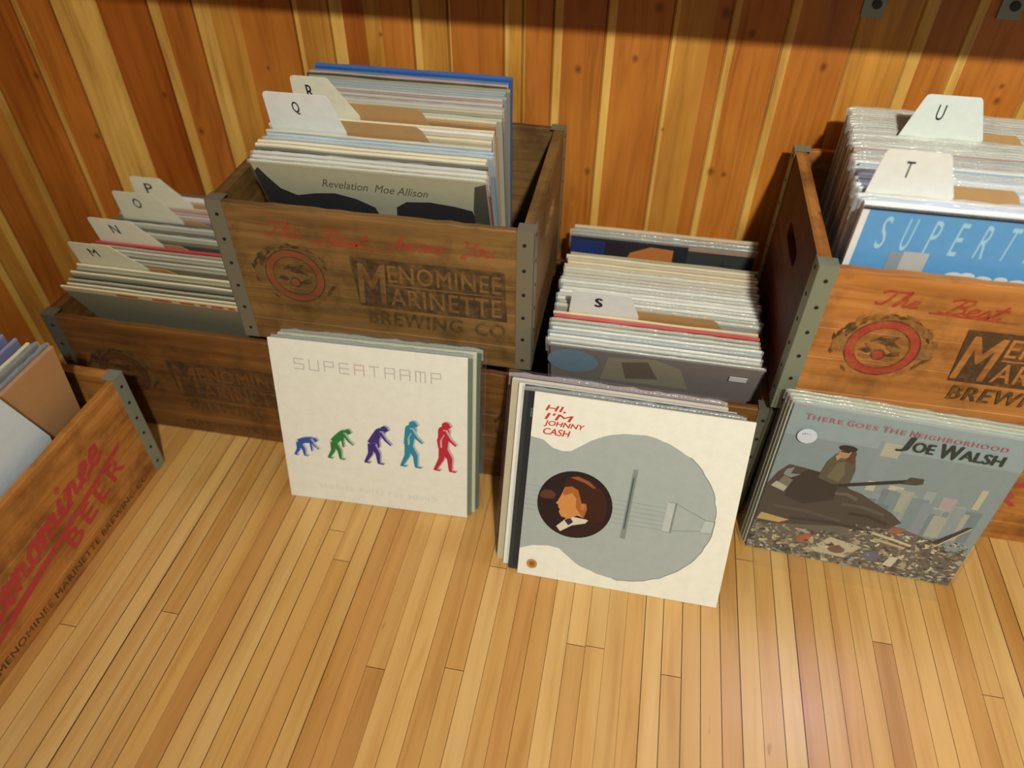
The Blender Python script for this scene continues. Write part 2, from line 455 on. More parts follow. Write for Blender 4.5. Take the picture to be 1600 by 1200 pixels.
# shelf above the picture whose shadow bands the wall, with its metal brackets
def build_shelf():
    wd = crate_wood('brown', 'x')
    mb = MB(); mb.slab(-1.158, 2.4, 1.014, WALL_Y, .800, .823, wd, 20, bev=.003)
    o = mb.build('wall_shelf'); tag(o, 'long wooden shelf on the wall above the crates, casting the dark band', 'shelf')
    met = plain('galvanised_bracket', hx('8b9488'), .45, .6)
    dk = plain('screw_dark', hx('3c3c38'), .5, .6)
    for i, (x, zb, lab) in enumerate(((.301, .694, 'grey metal shelf bracket on the wall, the left one at the top edge'), (.482, .702, 'grey metal shelf bracket on the wall in the top right corner'))):
        b = empty('shelf_bracket', Matrix.Translation((x, WALL_Y, zb)))
        tag(b, lab, 'bracket', 'shelf brackets on the pine wall')
        m1 = MB(); m1.slab(-.015, .015, -.004, -.0003, 0, .800 - zb, met, 4, bev=.001); m1.build('wall_plate', b)
        m2 = MB(); m2.box((-.015, -.17, .796 - zb), (.015, -.0045, .7998 - zb), met); m2.build('shelf_arm', b)
        for zz in (.018, .06):
            m3 = MB(); m3.cyl((0.003, -.0041, zz), .0065, -.003, dk, 12); m3.build('screw', b)
build_shelf()

# ------------------------------------------------------------------ crates
CW, CD = .478, .346
STRAP = None
def emblem(a, cu, cv, r, tone):
    wr = {'dull': .08, 'brown': .12}.get(tone, 0)
    red = ink(tone, {'brown': '4a2420', 'dull': '863a28'}.get(tone, 'a52a28'), .40 + wr); dk = ink(tone, '30281a', .44); wd = ink(tone, '5a4a2a', .55)
    rnd = random.Random(3)
    y = a._y()
    for i in range(80):      # ragged hop wreath round the ring
        t = rnd.uniform(-.25, PI + .25) if rnd.random() < .7 else rnd.uniform(0, 2 * PI)
        rr = r * rnd.uniform(1.02, 1.27); s_ = r * rnd.uniform(.07, .16); sx = 1.12
        px, py = cu + sx * rr * math.cos(t), cv + rr * math.sin(t) * .96; q = t + PI / 2 + rnd.uniform(-.5, .5)
        P = [(px + s_ * 1.6 * math.cos(q), py + s_ * 1.6 * math.sin(q)), (px + s_ * .5 * math.cos(q + 1.4), py + s_ * .5 * math.sin(q + 1.4)),
             (px - s_ * 1.5 * math.cos(q), py - s_ * 1.5 * math.sin(q)), (px - s_ * .5 * math.cos(q + 1.4), py - s_ * .5 * math.sin(q + 1.4))]
        a.poly(P, rnd.choice([dk, wd]), y - .000001 * i)
    for sx in (-1, 1):
        a.poly([(cu + sx * r * 1.0, cv - r * .30), (cu + sx * r * 1.34, cv - r * .22), (cu + sx * r * 1.40, cv + r * .10), (cu + sx * r * 1.22, cv + r * .38), (cu + sx * r * .98, cv + r * .22)], wd)
    a.ring(cu, cv, r * .76, r * .98, red, 36)
    a.ring(cu, cv, r * .98, r * 1.02, dk, 36)
    a.ring(cu, cv, r * .73, r * .76, dk, 36)
    y = a._y()
    for i, (du, dv, w_, h_, q, m_) in enumerate(((-.05, .30, .34, .13, .2, dk), (.16, .20, .30, .12, -.35, dk), (-.30, .14, .22, .09, .5, wd), (.32, .02, .24, .10, -.2, wd),
            (-.38, -.10, .20, .10, .1, dk), (.36, -.18, .22, .09, .3, dk), (-.20, -.02, .16, .07, -.3, wd), (.05, .44, .20, .06, .1, wd), (.22, .36, .16, .06, .7, dk), (-.34, -.34, .24, .07, -.1, wd), (.30, -.38, .22, .07, .2, wd))):
        P = []
        for j in range(8):
            t = 2 * PI * j / 8; rr = 1 + .25 * math.sin(5 * t + i)
            x_, y_ = w_ * rr * math.cos(t), h_ * rr * math.sin(t)
            P.append((cu + r * (du + x_ * math.cos(q) - y_ * math.sin(q)), cv + r * (dv + x_ * math.sin(q) + y_ * math.cos(q))))
        a.poly(P, m_, y - .000005 * i)
    a.disc(cu - r * .03, cv - r * .24, r * .20, dk); a.disc(cu - r * .03, cv - r * .24, r * .145, red)

def front_print(mb, tone, kind, h):
    a = Art(mb, 0.0, .00008); k = h / .249
    wood = crate_wood(tone, 'x')
    if kind.startswith('brewery'):
        wr = {'dull': .09, 'brown': .12}.get(tone, 0)
        red = ink(tone, '9c2f22', .40 + wr); dk = ink(tone, '33291c', .36 + wr); dk2 = ink(tone, '3f351f', .42 + wr * .8)
        worn = kind.endswith('worn')
        if worn: red = ink(tone, '3a2018', .5)
        if not worn: script(a, 'The', .080, .203 * k, .022, .052, .0034, red, -.03)
        if not worn: script(a, 'Best', .160, .199 * k, .024, .072, .0034, red, -.02)
        if not worn: a.stroke([(.150, .198 * k), (.258, .195 * k)], .0028, red)
        if not worn: script(a, 'Around', .268, .201 * k, .022, .078, .0032, red, -.01)
        if not worn: script(a, 'You', .372, .203 * k, .022, .050, .0032, red)
        emblem(a, .113, .133 * k, .0465, tone)
        a.poly([(.205, .180 * k), (.437, .180 * k), (.441, .092 * k), (.212, .093 * k)], dk)
        a.text('M', .213, .098 * k, wood, .072 * k, .044, shear=.1, bold=.01)
        a.text('ENOMINEE', .262, .142 * k, wood, .030 * k, .170, bold=.01, spacing=1.1)
        a.text('ARINETTE', .262, .099 * k, wood, .032 * k, .170, bold=.01, spacing=1.1)
        a.rect(.262, .1355 * k, .436, .1375 * k, wood)
        a.text('BREWING', .222, .061 * k, dk2, .025 * k, .150, shear=.1, bold=.018, spacing=1.12)
        a.text('CO', .392, .061 * k, dk2, .025 * k, .046, shear=.1, bold=.018)
        a.text('MARINETTE WIS', .20, .018 * k, dk2, .011, .20, bold=.01, spacing=1.2)
    else:
        red = ink(tone, 'b02a33', .36); dk = ink(tone, '2f2a22', .40)
        script(a, 'Menominee', .045, .078 * k, .058, .335, .0085, red, .20, .25)
        a.poly([(.050, .052 * k), (.12, .066 * k), (.405, .130 * k), (.415, .142 * k), (.12, .082 * k)], red)
        a.text('BEER', .252, .054 * k, red, .034, .152, rot=.20, bold=.02, spacing=1.25)
        if kind != 'script_plain': a.text('MENOMINEE MARINETTE BREWING CO', .06, .014 * k, dk, .013, .37, bold=.012, spacing=1.1)

def build_crate(name, M, tone, kind, label, h=.249):
    """wooden beer crate; local origin at its front left bottom corner, front face at y=0 looking to -y"""
    root = empty(name, M); tag(root, label, 'crate', 'old wooden beer crates')
    wx, wy = crate_wood(tone, 'x'), crate_wood('maroon' if tone == 'orange' else tone, 'y')  # orange crate: side boards darkened as painted shade, not another stain
    rnd = random.Random(hash(label) % 999 if False else len(label))
    t, ts = .012, .018; k = h / .249
    def planks(y0, y1, mb):
        vs = [0, .044 * k, .106 * k, .157 * k, h]
        for a, b in zip(vs[:-1], vs[1:]):
            top = b == h
            mb.slab(0.0, CW, y0, y1, a + .0005, b - (0 if top else .0005), wx, 24, jz=.0012 if top else 0, rnd=rnd, bev=.0015)
    mb = MB(); planks(0, t, mb); front_print(mb, tone, kind, h); mb.recalc = False; mb.build('front_panel', root)
    mb = MB(); planks(CD - t, CD, mb); mb.build('back_panel', root)
    for x0 in (0.0, CW - ts):
        # side board with a hand hole
        mb = MB(); n = 14; y0, y1 = t + .0003, CD - t - .0003; cy, cz, ry, rz = CD / 2, h * .70, .048, .015
        outer = []; inner = []
        N_ = 40
        for i in range(N_):
            a = 2 * PI * (i + .5) / N_; c_, s_ = math.cos(a), math.sin(a)
            m_ = max(abs(c_) / ((y1 - y0) / 2), abs(s_) / (h / 2))
            outer.append(((y0 + y1) / 2 + c_ / m_, h / 2 + s_ / m_))
            ex = abs(c_) ** .5 * (1 if c_ > 0 else -1); sx = abs(s_) ** .5 * (1 if s_ > 0 else -1)
            inner.append((cy + ry * ex, cz + rz * sx))
        cs = [(y0, 0), (y1, 0), (y1, h), (y0, h)]
        for c in cs:   # pull the nearest outer point into each corner
            i = min(range(N_), key=lambda q: (outer[q][0] - c[0]) ** 2 + (outer[q][1] - c[1]) ** 2); outer[i] = c
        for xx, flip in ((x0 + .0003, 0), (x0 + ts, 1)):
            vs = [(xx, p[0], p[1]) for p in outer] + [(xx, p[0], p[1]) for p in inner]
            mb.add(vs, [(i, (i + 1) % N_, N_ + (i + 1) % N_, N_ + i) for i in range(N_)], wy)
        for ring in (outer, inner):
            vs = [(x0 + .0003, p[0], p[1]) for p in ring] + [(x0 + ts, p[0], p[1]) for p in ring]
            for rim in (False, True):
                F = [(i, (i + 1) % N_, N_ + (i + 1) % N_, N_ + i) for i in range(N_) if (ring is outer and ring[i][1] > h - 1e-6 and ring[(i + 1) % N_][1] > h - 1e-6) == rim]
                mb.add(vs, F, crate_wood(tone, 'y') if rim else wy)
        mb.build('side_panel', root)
    mb = MB(); mb.box((ts, t, .002), (CW - ts, CD - t, .012), wx); mb.build('bottom_board', root)
    met = plain('crate_strap_' + tone, hx({'dull': '7d7a66', 'orange': '87907c', 'brown': '66685c', 'amber': '8d9583'}[tone]), .5, .35)
    nail = plain('nail_dark', hx('2c2a26'), .5, .5)
    for (cx, sx) in ((0, 1), (CW, -1)):
        for (cy, sy) in ((0, 1), (CD, -1)):
            s = MB(); e = .0012
            xa, xb = sorted((cx - sx * e, cx + sx * .024)); ya, yb = sorted((cy - sy * e, cy))
            s.slab(xa, xb, ya, yb, .001, h + e, met, 3)
            xa, xb = sorted((cx - sx * e, cx)); ya, yb = sorted((cy - sy * e, cy + sy * .026))
            s.box((xa, ya, .001), (xb, yb, h + e), met)
            # tab folded over the rim
            xa, xb = sorted((cx - sx * e, cx + sx * .024)); ya, yb = sorted((cy - sy * e, cy + sy * .020))
            s.box((xa, ya, h + .0012), (xb, yb, h + .0024), met)
            for q in range(6):
                zz = .02 + q * (h - .04) / 5
                s.cyl((cx + sx * .013, cy - sy * .0012, zz), .0028, -sy * .0009, nail, 8, 'y')
                s.cyl((cx - sx * .0012, cy + sy * .014, zz + .01), .0028, -sx * .0009, nail, 8, 'x')
            s.build('corner_strap', root)
    return root

def crateM(x, y, z, yaw): return Matrix.Translation((x, y, z)) @ Matrix.Rotation(yaw, 4, 'Z')
HC = .249
CR = {
 'floor_left':  (crateM(-.9784, .839, .0005, .0047), 'brown', 'brewery_worn', 'dark brown beer crate of records on the floor at the left wall side', .2465),
 'floor_mid':   (crateM(-.2290, .839, .0005, .0), 'brown', 'brewery', 'beer crate of records on the floor behind the album with a grey guitar', .2465),
 'raised_mid':  (crateM(-.6055, .852, .2505, .0093), 'dull', 'brewery', 'dull brown beer crate raised on the rims of two floor crates', .249),
 'floor_right': (crateM(.2630, .866, .0005, .0), 'amber', 'script_plain', 'beer crate on the floor behind the wrapped city album, under another crate', .256),
 'raised_right': (crateM(.2393, .835, .2600, .0019), 'orange', 'brewery', 'orange brown beer crate stacked at the right edge, with T and U cards', .249),
 'near_left':   (crateM(-.7940, .276, .0005, 1.5519), 'amber', 'script', 'beer crate with red script lettering standing at the lower left edge', .222),
}
for k, (M, tone, kind, label, h) in CR.items():
    build_crate('beer_crate', M, tone, kind, label, h)
#RECORDS
# ------------------------------------------------------------------ records
def bag_strip_mesh(S, H, T, seed, drop=.035):
    """crumpled top of a clear outer bag folded over a sleeve"""
    rnd = random.Random(seed); mb = MB(); mb.recalc = False; mat = plastic('bag_top', .24, .14)
    n = 26; prof = []
    for i in range(n + 1):
        u = -.003 + (S + .006) * i / n
        k = rnd.uniform(.002, .0045) if 0 < i < n else .0005
        prof.append([(u, -.0007 - rnd.uniform(0, .0004), H - drop), (u, -.0008 - rnd.uniform(0, .0006), H - .002), (u, -.0003 + rnd.uniform(-.0004, .0012), H + k * .7),
                     (u, T * .5 + rnd.uniform(-.0008, .0008), H + k), (u, T + .0006, H - .002), (u, T + .0004, H - .02)])
    vs = [p for r in prof for p in r]; fs = []
    for i in range(n):
        for j in range(5):
            a = i * 6 + j; fs.append((a, a + 6, a + 7, a + 1))
    mb.add(vs, fs, mat)
    me = mb.mesh('plastic_bag')
    for p in me.polygons: p.use_smooth = True
    return me
_strips = {}
def strip(S, H, T, v):
    k = (S, H, round(T, 4), v)
    if k not in _strips: _strips[k] = bag_strip_mesh(S, H, T, v)
    return _strips[k]

_sleeves = {}
def sleeve_mesh(S, H, T, face, spine, var):
    k = (S, H, round(T, 4), face, spine, var)
    if k not in _sleeves:
        rnd = random.Random(var * 31 + 5); mb = MB()
        mb.slab(0, S, 0, T, 0, H - .004, paper(face), 1)
        mb.slab(0, S, 0.0001, T - .0001, H - .004, H, paper(spine), 9, jz=.0007, jy=.0003, rnd=rnd, bev=.0006)
        _sleeves[k] = mb.mesh('record_sleeve')
    return _sleeves[k]

def put(root, name, mesh):
    c = bpy.data.objects.new(name, mesh); COL.objects.link(c); c.parent = root
    return c

WRAP = []
def sleeve(M, S, H, T, face, spine, label, group, wrapped, var):
    o = bpy.data.objects.new('record_sleeve', sleeve_mesh(S, H, T, face, spine, var % 6))
    COL.objects.link(o); o.matrix_world = M
    tag(o, label, 'record', group)
    if wrapped: put(o, 'plastic_bag', strip(S, H, T, var % 5))
    return o

ORD = ['first', 'second', 'third', 'fourth', 'fifth', 'sixth', 'seventh', 'eighth', 'ninth', 'tenth', 'eleventh', 'twelfth', 'thirteenth', 'fourteenth', 'fifteenth', 'sixteenth', 'seventeenth', 'eighteenth']
CN = {}
def cname(face, spine):
    return CN.get(spine, 'pale')

def card_mesh(T, pts, mat):
    mb = MB(); n = len(pts)
    vs = [(p[0], 0, p[1]) for p in pts] + [(p[0], T, p[1]) for p in pts]
    mb.add(vs, [tuple(range(n)), tuple(range(2 * n - 1, n - 1, -1))] + [(i, (i + 1) % n, n + (i + 1) % n, n + i) for i in range(n)], mat)
    return mb

def fan(crate, S, H, x0, specs, tops, bots, group, seed, xj=.003, zb=.0128, thick=.0032, drift=0.0):
    """specs: list front to back of dicts; tops/bots: (front,back) distances of top edge and bottom edge behind the crate's front face"""
    rnd = random.Random(seed); M0 = CR[crate][0]; n = len(specs)
    gs = [0.0]
    for s in specs[1:]: gs.append(gs[-1] + s.get('g', 1.0))
    for i, s in enumerate(specs):
        f = i / (n - 1)
        ty = tops[0] + (tops[1] - tops[0]) * gs[i] / gs[-1]; by = bots[0] + (bots[1] - bots[0]) * f
        lean = math.asin(max(-.9, min(.9, (ty - by) / H)))
        T = max(thick * rnd.uniform(.8, 1.05), s.get('t', 0) * .9); T = min(T, .95 * (bots[1] - bots[0]) / (n - 1) * math.cos(lean)); T = round(T * 2500) / 2500; hh = s.get('h', H)
        x = x0 + drift * f + s.get('x', 0) + rnd.uniform(-xj, xj)
        M = M0 @ Matrix.Translation((x, by, zb + s.get('z', 0) + (abs(math.sin(lean)) * T if lean < 0 else 0))) @ Matrix.Rotation(-lean, 4, 'X')
        if s['k'] == 'r':
            sleeve(M, S, hh, T, s['f'], s['s'], s['label'], group, s.get('w', 0), rnd.randrange(1000))
        elif s['k'] == 'd':
            divider(M, S, H, s)
        else:
            s['fn'](M, S, H, s)

def divider(M, S, H, s):
    """index card: brown board with a white lettered tab standing above the sleeves"""
    root = empty('index_divider', M); tag(root, s['label'], 'divider', 'lettered index dividers')
    a, b = s['tab']; T = .0012; top = H + s.get('rise', .052); base = H - .05
    kr0, kr1 = s['kraft']; kt = H + s.get('krise', .022)
    body = [(0, 0), (S, 0), (S, H - .012), (kr1 + .012, H - .010), (kr1, kt - .006), (kr1 - .008, kt), (kr0, kt), (a + .01, kt - .004), (a - .004, H - .012), (0, H - .012)]
    card_mesh(T, body, paper('b8925f')).build('card_body', root)
    sl, sr = s.get('sl', .004), s.get('sr', .022); r = .006
    P = [(a, base), (b + sr, base), (b + sr, H + .004)]
    P += [(b + .002, top - r), (b, top - r * .4), (b - r * .5, top), (a + sl + r, top), (a + sl + r * .3, top - r * .3), (a + sl, top - r), (a, H)]
    mb = card_mesh(.0009, P, paper(s.get('tc', 'e8ebe6')))
    mb.v = [(v[0], v[1] - .0012, v[2]) for v in mb.v]; mb.recalc = False
    art = Art(mb, -.0012)
    art.text(s['let'], s.get('lx', (a + b) / 2 - .006), top - .034, paper('2b2b30'), .021, s.get('lw', .010), bold=max(0, s.get('lb', .008)))
    mb.build('letter_tab', root)

def R(face, spine, label, **kw): return dict(k='r', f=face, s=spine, label=label, **kw)
def run(n, face_spines, noun, where, **kw):
    """n neighbouring sleeves between two landmarks, told apart by counting back from the landmark"""
    out = []
    for i in range(n):
        f, s, cn = face_spines[i % len(face_spines)]
        wr = kw.get('w', 0) if not isinstance(kw.get('w', 0), (list, tuple)) else kw['w'][i % len(kw['w'])]
        bag = 'bagged ' if wr else ''
        out.append(R(f, s, '%s %srecord sleeve, %s behind the %s' % (cn, bag, ORD[i], where), w=wr, **{a: b for a, b in kw.items() if a != 'w'}))
    return out
GREY = ('a9a89a', 'c9c8b8', 'pale grey'); CREAM = ('cfc6a4', 'e0d8b8', 'cream'); DGR = ('55564c', '6a6a60', 'dark grey')
BEI = ('b9a98a', 'cfc2a4', 'beige'); MAU = ('9c8484', 'b39c98', 'mauve'); BLG = ('8d9aa0', 'aab4b4', 'blue-grey'); BLU = ('2f5ca8', '3f6cb4', 'blue')
GRN = ('39452f', '46523a', 'dark green'); WHT = ('d9dcd4', 'ecebe2', 'white'); TAN = ('a98456', 'c09a6a', 'tan'); RED = ('b04048', 'c8545a', 'red')
BLK = ('26262a', '3a3a3c', 'black'); LBL = ('8fb0cc', 'a9c4d8', 'light blue'); OLV = ('8c8a6c', 'a8a68a', 'olive grey'); ORG = ('c8592a', 'd8d0b0', 'orange'); PNK = ('b98a86', 'caa8a0', 'pinkish')

# raised middle crate, front to back
def art_sleeve(root_name, M, S, H, T, draw, face, spine, label, group=None, bag=None):
    mb = MB(); mb.recalc = False
    mb.slab(0, S, 0, T, 0, H, paper(face), 6, bev=.0006)
    mb.slab(.0005, S - .0005, .0004, T - .0004, H - .001, H + .0003, paper(spine), 1)
    art = Art(mb, 0.0, .00003); draw(art, S, H); s_art = art.n > 20
    o = mb.build('record_sleeve', None, M); tag(o, label, 'record', group)
    if bag:
        bx0, bx1, bz0, bz1, extra = bag
        b = MB(); b.recalc = False; pm = plastic('clear_bag', .02, .10, (.45, .47, .46))
        rnd = random.Random(9); nx, nz = 14, 14; vs = []; y = -.0034 if s_art else -.0012
        for j in range(nz + 1):
            for i in range(nx + 1):
                vs.append((bx0 + (bx1 - bx0) * i / nx, y - rnd.uniform(0, .0006), bz0 + (bz1 - bz0) * j / nz))
        fs = [(j * (nx + 1) + i, j * (nx + 1) + i + 1, (j + 1) * (nx + 1) + i + 1, (j + 1) * (nx + 1) + i) for j in range(nz) for i in range(nx)]
        b.add(vs, fs, pm)
        b.add([(bx0, y, bz0), (bx0, y, bz1), (bx0, T + .001, bz1), (bx0, T + .001, bz0)], [(0, 1, 2, 3)], pm)
        b.add([(bx0, y, bz1), (bx1, y, bz1), (bx1, T + .001, bz1), (bx0, T + .001, bz1)], [(0, 1, 2, 3)], pm)
        b.add([(bx1, y, bz0), (bx1, y, bz1), (bx1, T + .001, bz1), (bx1, T + .001, bz0)], [(0, 1, 2, 3)], pm)
        me = b.mesh('plastic_bag')
        for p in me.polygons: p.use_smooth = True
        c = put(o, 'plastic_bag', me)
        put(o, 'bag_fold', bag_strip_mesh(S, H, T, 77, .004))
    return o

def front_A(M, S, H, s):
    def draw(a, S, H):
        a.rect(.008, H - .10, S - .012, H - .004, paper('b9bba4'))
        dk = paper('1d1a24')
        a.poly([(.0, H - .02), (.008, H - .012), (.016, H - .03), (.028, H - .052), (.05, H - .064), (.08, H - .056), (.11, H - .052), (.14, H - .060), (.165, H - .075), (.175, H - .12), (0, H - .12)], dk)
        a.poly([(.19, H - .12), (.198, H - .070), (.215, H - .056), (.25, H - .052), (.285, H - .056), (.31, H - .062), (.322, H - .12)], dk)
        a.poly([(S - .022, H - .06), (S - .016, H - .012), (S, H - .005), (S, H - .12), (S - .022, H - .12)], paper('4a4a40'))
        a.text('Revelation  Moe Allison', .095, H - .040, paper('55523f'), .016, .155, rot=-.02, shear=.5, bold=-.005)
    art_sleeve('', M, S, H, .0035, draw, 'b9bba4', 'd9d8c4', s['label'], s.get('group'), (-.002, S + .002, .0, H + .003, 0))
SA, HA = .334, .314
A = [dict(k='f', fn=front_A, label='black and white album cover with thin script lettering, foremost in the raised middle crate')]
A += [R('c8592a', 'd8d4bc', 'record sleeve with bright orange right edge, right behind the black and white cover', w=1, x=.002)]
A += run(7, [GREY, DGR, CREAM, CREAM, BLG, LBL, GREY], '', 'orange edged sleeve', w=[1, 0, 0, 0, 1, 0, 0])
A += [dict(k='d', label='white divider tab lettered Q in the raised middle crate', let='Q', tab=(.008, .106), kraft=(.12, .235), rise=.062, sr=.016)]
A += run(4, [CREAM, BEI, WHT, CREAM], '', 'Q divider', w=[0, 0, 0, 0])
A += [dict(k='d', label='cream divider tab lettered R, just behind the Q divider', let='R', tab=(.030, .092), kraft=(.11, .225), rise=.062, sr=.036, tc='e4e3cc')]
A += run(14, [TAN, CREAM, GREY, OLV, BEI, GREY, MAU, GREY, MAU, GREY, BLG, BLG, BLG, OLV], '', 'R divider', w=[0, 0, 0, 0, 0, 1, 0, 0, 0])
A += [R(*GRN[:2], 'dark green record sleeve near the back of the raised middle crate', t=.004), R(*PNK[:2], 'pinkish record sleeve in front of the blue ones, raised middle crate', t=.003),
      R('2f5ca8', '5f8aa8', 'thick blue record sleeve, second from the back of the raised middle crate', t=.005),
      R('2f5ca8', '4870b8', 'blue record sleeve with green marks on top, rearmost in the raised middle crate', t=.005, z=.006)]
fan('raised_mid', SA, HA, .072, A, (.018, .322), (.128, .318), 'records in the raised middle crate', 21, xj=.004, thick=.0050, drift=-.02)

# left floor crate
def front_B(M, S, H, s):
    def draw(a, S, H):
        a.rect(0.001, H - .012, S - .001, H, paper('d8c9a0'))
        rd = paper('c4583c'); y = a._y()
        for i, (u0, u1) in enumerate(((.10, .14), (.165, .20), (.215, .24), (.25, .262), (.27, .292), (.30, .312))):
            a.rect(u0, H - .010, u1, H - .003, rd, y)
    art_sleeve('', M, S, H, .0038, draw, '8f8c74', 'dccfa6', s['label'], s.get('group'))
B = [dict(k='f', fn=front_B, label='grey sleeve with cream and red top strip, foremost in the left floor crate')]
B += run(6, [CREAM, OLV, DGR, CREAM, OLV, CREAM], '', 'foremost grey sleeve, left floor crate', w=[0, 0])
B += [dict(k='d', label='yellowed divider tab lettered M in the left floor crate', let='M', lw=.015, tab=(.000, .090), kraft=(.12, .17), rise=.058, sr=.038, sl=.01, tc='e2e0c2', krise=.004)]
B += run(5, [OLV, GREY, OLV, GREY, OLV], '', 'M divider', w=[0])
B += [R('b03a44', 'c04c54', 'thick red record sleeve in the left floor crate before the N divider', t=.006)]
B += [dict(k='d', label='divider tab lettered N in the left floor crate', let='N', lw=.015, tab=(.008, .096), kraft=(.12, .17), rise=.056, sr=.034, sl=.004, tc='e8e7d0', krise=.004)]
B += run(7, [DGR, OLV, GREY, DGR, OLV, GREY, DGR], '', 'N divider', w=[0, 0, 1])
B += [dict(k='d', label='divider tab lettered O in the left floor crate', let='O', lw=.015, tab=(.018, .104), kraft=(.13, .18), rise=.060, sr=.034, sl=.004, tc='dedec6', krise=.004)]
B += run(5, [MAU, GREY, PNK, MAU, BEI], '', 'O divider', w=[0])
B += [dict(k='d', label='divider tab lettered P, rearmost tab in the left floor crate', let='P', lw=.015, tab=(.024, .092), kraft=(.12, .17), rise=.056, sr=.044, sl=.004, tc='e4e5cc', krise=.004)]
B += run(4, [PNK, WHT, WHT, DGR], '', 'P divider', w=[0])
fan('floor_left', .320, .314, .050, B, (.018, .300), (.150, .318), 'records in the left floor crate', 22, xj=.004, thick=.0042, drift=-.02)

# middle floor crate
def front_S(M, S, H, s):
    def draw(a, S, H):
        a.rect(0, 0, S, H, paper('8e8482'))
        a.disc(.035, H - .045, .04, paper('7f9fb8'), .034)
        a.poly([(.09, H - .02), (.16, H - .010), (.20, H - .03), (.22, H - .09), (.08, H - .09)], paper('a89f88'))
        a.poly([(.11, H - .03), (.15, H - .02), (.17, H - .07), (.12, H - .08)], paper('7b6a58'))
    o = art_sleeve('', M, S, H, .0035, draw, '8e8482', 'd0cfc6', s['label'], s.get('group'), (-.002, S + .002, 0, H + .003, 0))
    mb = MB(); mb.slab(S - .044, S - .018, -.0032, -.0026, H - .040, H - .027, paper('d8dcd8'), 3); mb.build('price_sticker', o)
def back_S(M, S, H, s):
    def draw(a, S, H):
        a.rect(.0, H - .06, .06, H - .010, paper('1c2f6e')); a.rect(.06, H - .06, .095, H - .010, paper('2a1a2c'))
        a.poly([(.095, H - .06), (.105, H - .028), (.14, H - .012), (.18, H - .014), (.18, H - .06)], paper('c87838'))
        a.rect(.18, H - .06, .205, H - .012, paper('1c232c')); a.rect(.205, H - .06, S, H - .010, paper('36393a'))
        a.text('bv', .262, H - .045, paper('121214'), .018, .02, shear=.3); a.rect(.205, H - .011, S, H - .003, paper('b08a78'))
    art_sleeve('', M, S, H, .0035, draw, '25252b', 'b5b4a4', s['label'], s.get('group'), (-.001, S + .001, 0, H + .002, 0))
Sx = [dict(k='f', fn=front_S, label='grey mauve album with small white sticker, foremost in the middle floor crate')]
Sx += run(6, [GREY, WHT, BLG, WHT, GREY, OLV], '', 'grey mauve album', w=[1])
Sx += [R('c04c4c', 'cc5a58', 'red record sleeve in front of the S divider', t=.004), R('c9b890', 'd8caa4', 'cream record sleeve between the red sleeve and S divider', w=0)]
Sx += [dict(k='d', label='white divider tab lettered S in the middle floor crate', let='S', tab=(.020, .114), kraft=(.13, .25), rise=.052, sr=.016, krise=.016, lb=.045)]
Sx += run(12, [GREY, OLV, WHT, GREY, WHT, WHT, GREY, WHT, GREY, BEI, GREY, CREAM], '', 'S divider', w=[1, 1, 1, 1, 0, 1])
Sx += run(5, [BEI, CREAM, BEI, CREAM, OLV], '', 'silvery sleeves following the S divider', w=[0])
Sx += [dict(k='f', fn=back_S, label='dark album cover with blue and orange patches at the back of the middle floor crate', z=.012, g=4.5)]
Sx += [R('6a6a62', '8e8e80', 'grey record sleeve behind the blue and orange patched cover', w=1, z=.014), R('a8927a', 'cfc2a8', 'tan edged record sleeve, rearmost in the middle floor crate', w=0, z=.018)]
fan('floor_mid', .318, .312, .128, Sx, (.020, .312), (.125, .318), 'records in the middle floor crate', 23, xj=.0035, thick=.0052)

# raised right crate
def front_T(M, S, H, s):
    def draw(a, S, H):
        a.rect(0, 0, S, H, paper('e2e6e6', .35)); a.rect(.008, .0, S, H - .002, paper('5f9fd6', .35))
        a.rect(.008, 0, S, H - .085, paper('7fb2de', .35))
        lt = paper('9fd0e6', .4)
        for i, ch in enumerate('SUPERTRAMP'):
            a.text(ch, .028 + i * .029, H - .056, lt, .046, .011, shear=.12)
        a.rect(.050, 0, .072, H - .058, paper('8d9aa4', .35)); a.rect(.066, 0, .096, H - .056, paper('b5b9b8', .35))
        c = paper('d2dde6'); y = a._y()
        for i, (u, v, r) in enumerate(((.135, .086, .012), (.15, .083, .009), (.17, .087, .011), (.19, .084, .008), (.21, .088, .012), (.24, .086, .010), (.265, .09, .012))):
            a.disc(u, H - v, r, c, r * .6, y=y - i * 1e-5)
        a.rect(0, H - .003, S, H + .0002, paper('20242c'))
    art_sleeve('', M, S, H, .0035, draw, 'e2e6e6', '23262c', s['label'], s.get('group'))
T = [dict(k='f', fn=front_T, label='sky blue album cover with tall pale letters, foremost in the raised right crate')]
T += [R('e6e6e2', 'f0efe8', 'thick white record sleeve behind the sky blue cover', t=.008, w=0), R('8fb0dc', 'b5cbe8', 'light blue bagged sleeve between the sky blue cover and T divider', w=1, t=.004),
      R('c8ccd0', 'e2e4e2', 'white bagged sleeve just in front of the T divider', w=1)]
T += [dict(k='d', label='white divider tab lettered T in the raised right crate', let='T', tab=(.002, .082), kraft=(.100, .175), rise=.058, sr=.022, sl=.006, lb=-.005, tc='e6e6de', krise=.018)]
T += run(16, [LBL, WHT, LBL, GREY, WHT, BLG, GREY, LBL, WHT, MAU, GREY, BLG, PNK, GREY, WHT, GREY], '', 'T divider', w=[1, 1, 0, 1, 1])
T += run(2, [GREY, WHT], '', 'sixteen sleeves following the T divider', w=[1])
T += [dict(k='d', label='pale mint divider tab lettered U at the back of the raised right crate', let='U', tab=(.062, .150), kraft=(.16, .22), rise=.060, sr=.022, sl=.016, lb=-.005, tc='dfe8e0', krise=.012)]
T += run(9, [GREY, GREY, WHT, GREY, BEI, GREY, WHT, GREY, CREAM], '', 'U divider', w=[1])
